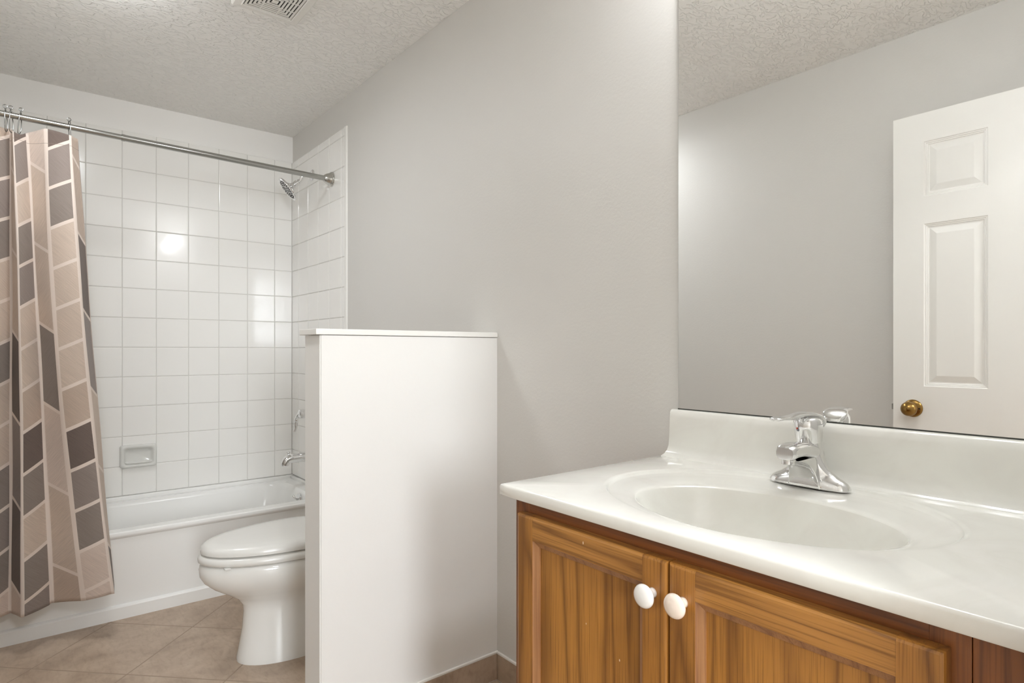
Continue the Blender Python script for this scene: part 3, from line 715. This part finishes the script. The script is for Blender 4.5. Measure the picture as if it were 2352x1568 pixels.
bm = nb(); lathe(bm, [(.0038, -.002), (.0038, .0008), (0, .0010)], (dc.x, dc.y, FZ+.112), dn, 16); dt = obj('temperature_marker', bm, blue_m, cp)
bm = nb(); lathe(bm, [(.0017, -.002), (.0017, .0014), (0, .0016)], (dc.x-.0014, dc.y-.0002, FZ+.1142), dn, 12); obj('temperature_marker', bm, red_m, cp)

# ------------------------------------------------------------------ vanity cabinet
CX0, CX1, CY = 2.780, XE-.003, -.523; CZ = ZC-.0238; DF = -.5436
cab = thing('vanity_cabinet', 'golden oak vanity cabinet with two framed doors under the marble top', 'cabinet', (3.19, -.27, 0))
bm = nb(); box(bm, CX0, CX0+.016, CY+.019, -.010, 0, CZ); box(bm, CX1-.016, CX1, CY+.019, -.010, 0, CZ); box(bm, CX0+.016, CX1-.016, CY+.019, -.012, .10, .116); box(bm, CX0+.016, CX1-.016, -.016, -.010, .116, CZ-.16); box(bm, CX0+.016, CX1-.016, CY+.06, CY+.072, 0, .10)
obj('carcass', bm, oak_frame, cab)
f0, f1 = CY, CY+.0188
for xa, xb, za, zb2 in ((CX0, CX0+.042, .10, CZ), (3.525, CX1, .10, CZ), (3.486, 3.5242, .10, CZ), (3.13, 3.175, .14, CZ-.055)):
    bm = nb(); box(bm, xa, xb, f0, f1, za, zb2, bev=.0008); obj('face_frame_stile', bm, oak_frame, cab)
for za, zb2 in ((CZ-.055, CZ-.0003), (.10, .14)):
    bm = nb(); box(bm, CX0+.042, 3.486, f0+.0002, f1, za, zb2); obj('face_frame_rail', bm, oak_rail, cab)
def cab_door(x0, x1, z0, z1, kx, kz, kmat, klab, lab):
    fw_, th = .046, .0196; yF, yBk = DF, DF+th
    bm = nb()
    for a, b in ((x0, x0+fw_), (x1-fw_, x1)): box(bm, a, b, yF, yBk, z0, z1, 0)
    # outer routed edge on the two long sides
    es = [e for e in bm.edges if all(abs(v.co.y-yF) < 1e-5 for v in e.verts) and abs(e.verts[0].co.z-e.verts[1].co.z) > .1 and (abs(e.verts[0].co.x-x0) < 1e-5 or abs(e.verts[0].co.x-x1) < 1e-5)]
    es += [e for e in bm.edges if all(abs(v.co.y-yF) < 1e-5 for v in e.verts) and abs(e.verts[0].co.z-z1) < 1e-5 and abs(e.verts[1].co.z-z1) < 1e-5]
    bmesh.ops.bevel(bm, geom=es, offset=.008, segments=4, affect='EDGES', profile=.62)
    d = obj('cabinet_door', bm, oak_v, cab); d['label'] = lab
    for za, zb2, isT in ((z1-fw_+.002, z1, 1), (z0, z0+fw_, 0)):
        bm = nb(); box(bm, x0+fw_+.0002, x1-fw_-.0002, yF+.0002, yBk, za, zb2)
        ee = [e for e in bm.edges if all(abs(v.co.y-(yF+.0002)) < 1e-5 for v in e.verts) and all(abs(v.co.z-(zb2 if isT else za)) < 1e-5 for v in e.verts)]
        bmesh.ops.bevel(bm, geom=ee, offset=.008, segments=4, affect='EDGES', profile=.62); obj('door_rail', bm, oak_h, d)
    # sloped inner moulding
    bm = nb(); a0, a1, c0, c1 = x0+fw_, x1-fw_, z0+fw_, z1-fw_+.002
    m_ = .0115
    loft(bm, [[(a0, yF+.0008, c0), (a1, yF+.0008, c0), (a1, yF+.0008, c1), (a0, yF+.0008, c1)], [(a0+.002, yF+.0035, c0+.002), (a1-.002, yF+.0035, c0+.002), (a1-.002, yF+.0035, c1-.002), (a0+.002, yF+.0035, c1-.002)],
              [(a0+m_, yF+.0085, c0+m_), (a1-m_, yF+.0085, c0+m_), (a1-m_, yF+.0085, c1-m_), (a0+m_, yF+.0085, c1-m_)],
              [(a0+m_, yF+.0125, c0+m_), (a1-m_, yF+.0125, c0+m_), (a1-m_, yF+.0125, c1-m_), (a0+m_, yF+.0125, c1-m_)]], False, False)
    obj('panel_moulding', bm, oak_worn_lit, d)
    bm = nb(); box(bm, a0+.004, a1-.004, yF+.0115, yBk-.002, c0+.004, c1-.004); obj('door_panel', bm, oak_v2, d)
    bm = nb(); lathe(bm, [(.008, 0), (.0075, .004), (.0065, .009), (.009, .013), (.0150, .0165), (.0178, .0195), (.0180, .0215), (.0165, .0245), (.0125, .0268), (.006, .0280), (0, .0283)], (kx, yF, kz), (0, -1, 0), 36)
    k = obj('door_knob', bm, kmat, d, smooth=True); k['label'] = klab
    return d
cab_door(2.806, 3.1575, .085, .8300, 3.131, .776, knob_white, 'round white ceramic knob', 'left cabinet door of the vanity')
cab_door(3.1595, 3.5065, .085, .8300, 3.186, .779, knob_cream, 'round cream ceramic knob', 'right cabinet door of the vanity')

# ------------------------------------------------------------------ panel door opened flat towards the south wall
YF = -1.400
dr = bpy.data.objects.new('door_1', None); C.objects.link(dr); dr.location = (3.56, -1.418, 0); dr['kind'] = 'structure'
X0, X1, ZD0, ZD1 = 2.804, 3.566, .012, 2.050
xs = [X0, 2.908, 3.106, 3.264, 3.462, X1]; zs = [ZD0, .24, .79, 1.006, 1.626, 1.731, 1.940, ZD1]
bm = nb()
for s_, y_ in ((1, YF), (-1, YF-.035)):
    V = {(i, j): bm.verts.new((x, y_, z)) for i, x in enumerate(xs) for j, z in enumerate(zs)}
    for i in range(len(xs)-1):
        for j in range(len(zs)-1):
            x0, x1, z0, z1 = xs[i], xs[i+1], zs[j], zs[j+1]
            if i in (1, 3) and j in (1, 3, 5):
                q = [V[i, j], V[i+1, j], V[i+1, j+1], V[i, j+1]]
                prev = q
                for ins, dp in ((.003, .003), (.006, .0030), (.008, .0055), (.011, .0055), (.014, .0085), (.018, .0090), (.040, .0025), (.042, .0022)):
                    cur_ = [bm.verts.new((x0+ins, y_-s_*dp, z0+ins)), bm.verts.new((x1-ins, y_-s_*dp, z0+ins)), bm.verts.new((x1-ins, y_-s_*dp, z1-ins)), bm.verts.new((x0+ins, y_-s_*dp, z1-ins))]
                    for k in range(4): bm.faces.new((prev[k], prev[(k+1) % 4], cur_[(k+1) % 4], cur_[k]))
                    prev = cur_
                bm.faces.new(prev)
            else: bm.faces.new([V[i, j], V[i+1, j], V[i+1, j+1], V[i, j+1]])
    if s_ == 1: VA = V
for (i0, j0, i1, j1) in [(i, 0, i+1, 0) for i in range(5)] + [(i, 7, i+1, 7) for i in range(5)] + [(0, j, 0, j+1) for j in range(7)] + [(5, j, 5, j+1) for j in range(7)]:
    bm.faces.new([VA[i0, j0], VA[i1, j1], V[i1, j1], V[i0, j0]])
obj('door_leaf', bm, door_paint, dr)
KX, KZ = 2.872, .920
bm = nb(); lathe(bm, [(0, 0), (.0335, 0), (.0335, .003), (.028, .007), (.013, .010), (.0115, .020), (.0145, .027), (.0235, .034), (.0275, .042), (.0270, .050), (.0215, .058), (.0125, .064), (.007, .067), (.0, .0675)], (KX, YF, KZ), (0, 1, 0), 40)
kb = obj('knob', bm, brass, dr, smooth=True, angle=1.0)
bm = nb(); box(bm, KX-.0015, KX+.0015, YF+.066, YF+.074, KZ-.006, KZ+.006, bev=.0008); obj('privacy_turn', bm, brass, kb)
bm = nb(); lathe(bm, [(.003, 0), (.003, .002), (0, .002)], (KX+.024, YF+.0085, KZ), (0, 1, 0), 12); obj('rose_hole', bm, dark_m, kb)
bm = nb(); box(bm, X0-.010, X0+.001, YF-.023, YF-.012, KZ-.010, KZ+.012, bev=.0015); box(bm, X0-.0012, X0, YF-.030, YF-.005, KZ-.028, KZ+.028); obj('latch_bolt', bm, steel_dark, dr)
for hz in (.22, 1.03, 1.84):
    bm = nb(); tube(bm, [(X1+.004, YF-.004, hz-.045), (X1+.004, YF-.004, hz+.045)], .0055, 12); box(bm, X1-.0005, X1+.006, YF-.035, YF-.008, hz-.045, hz+.045); obj('hinge', bm, brass, dr)
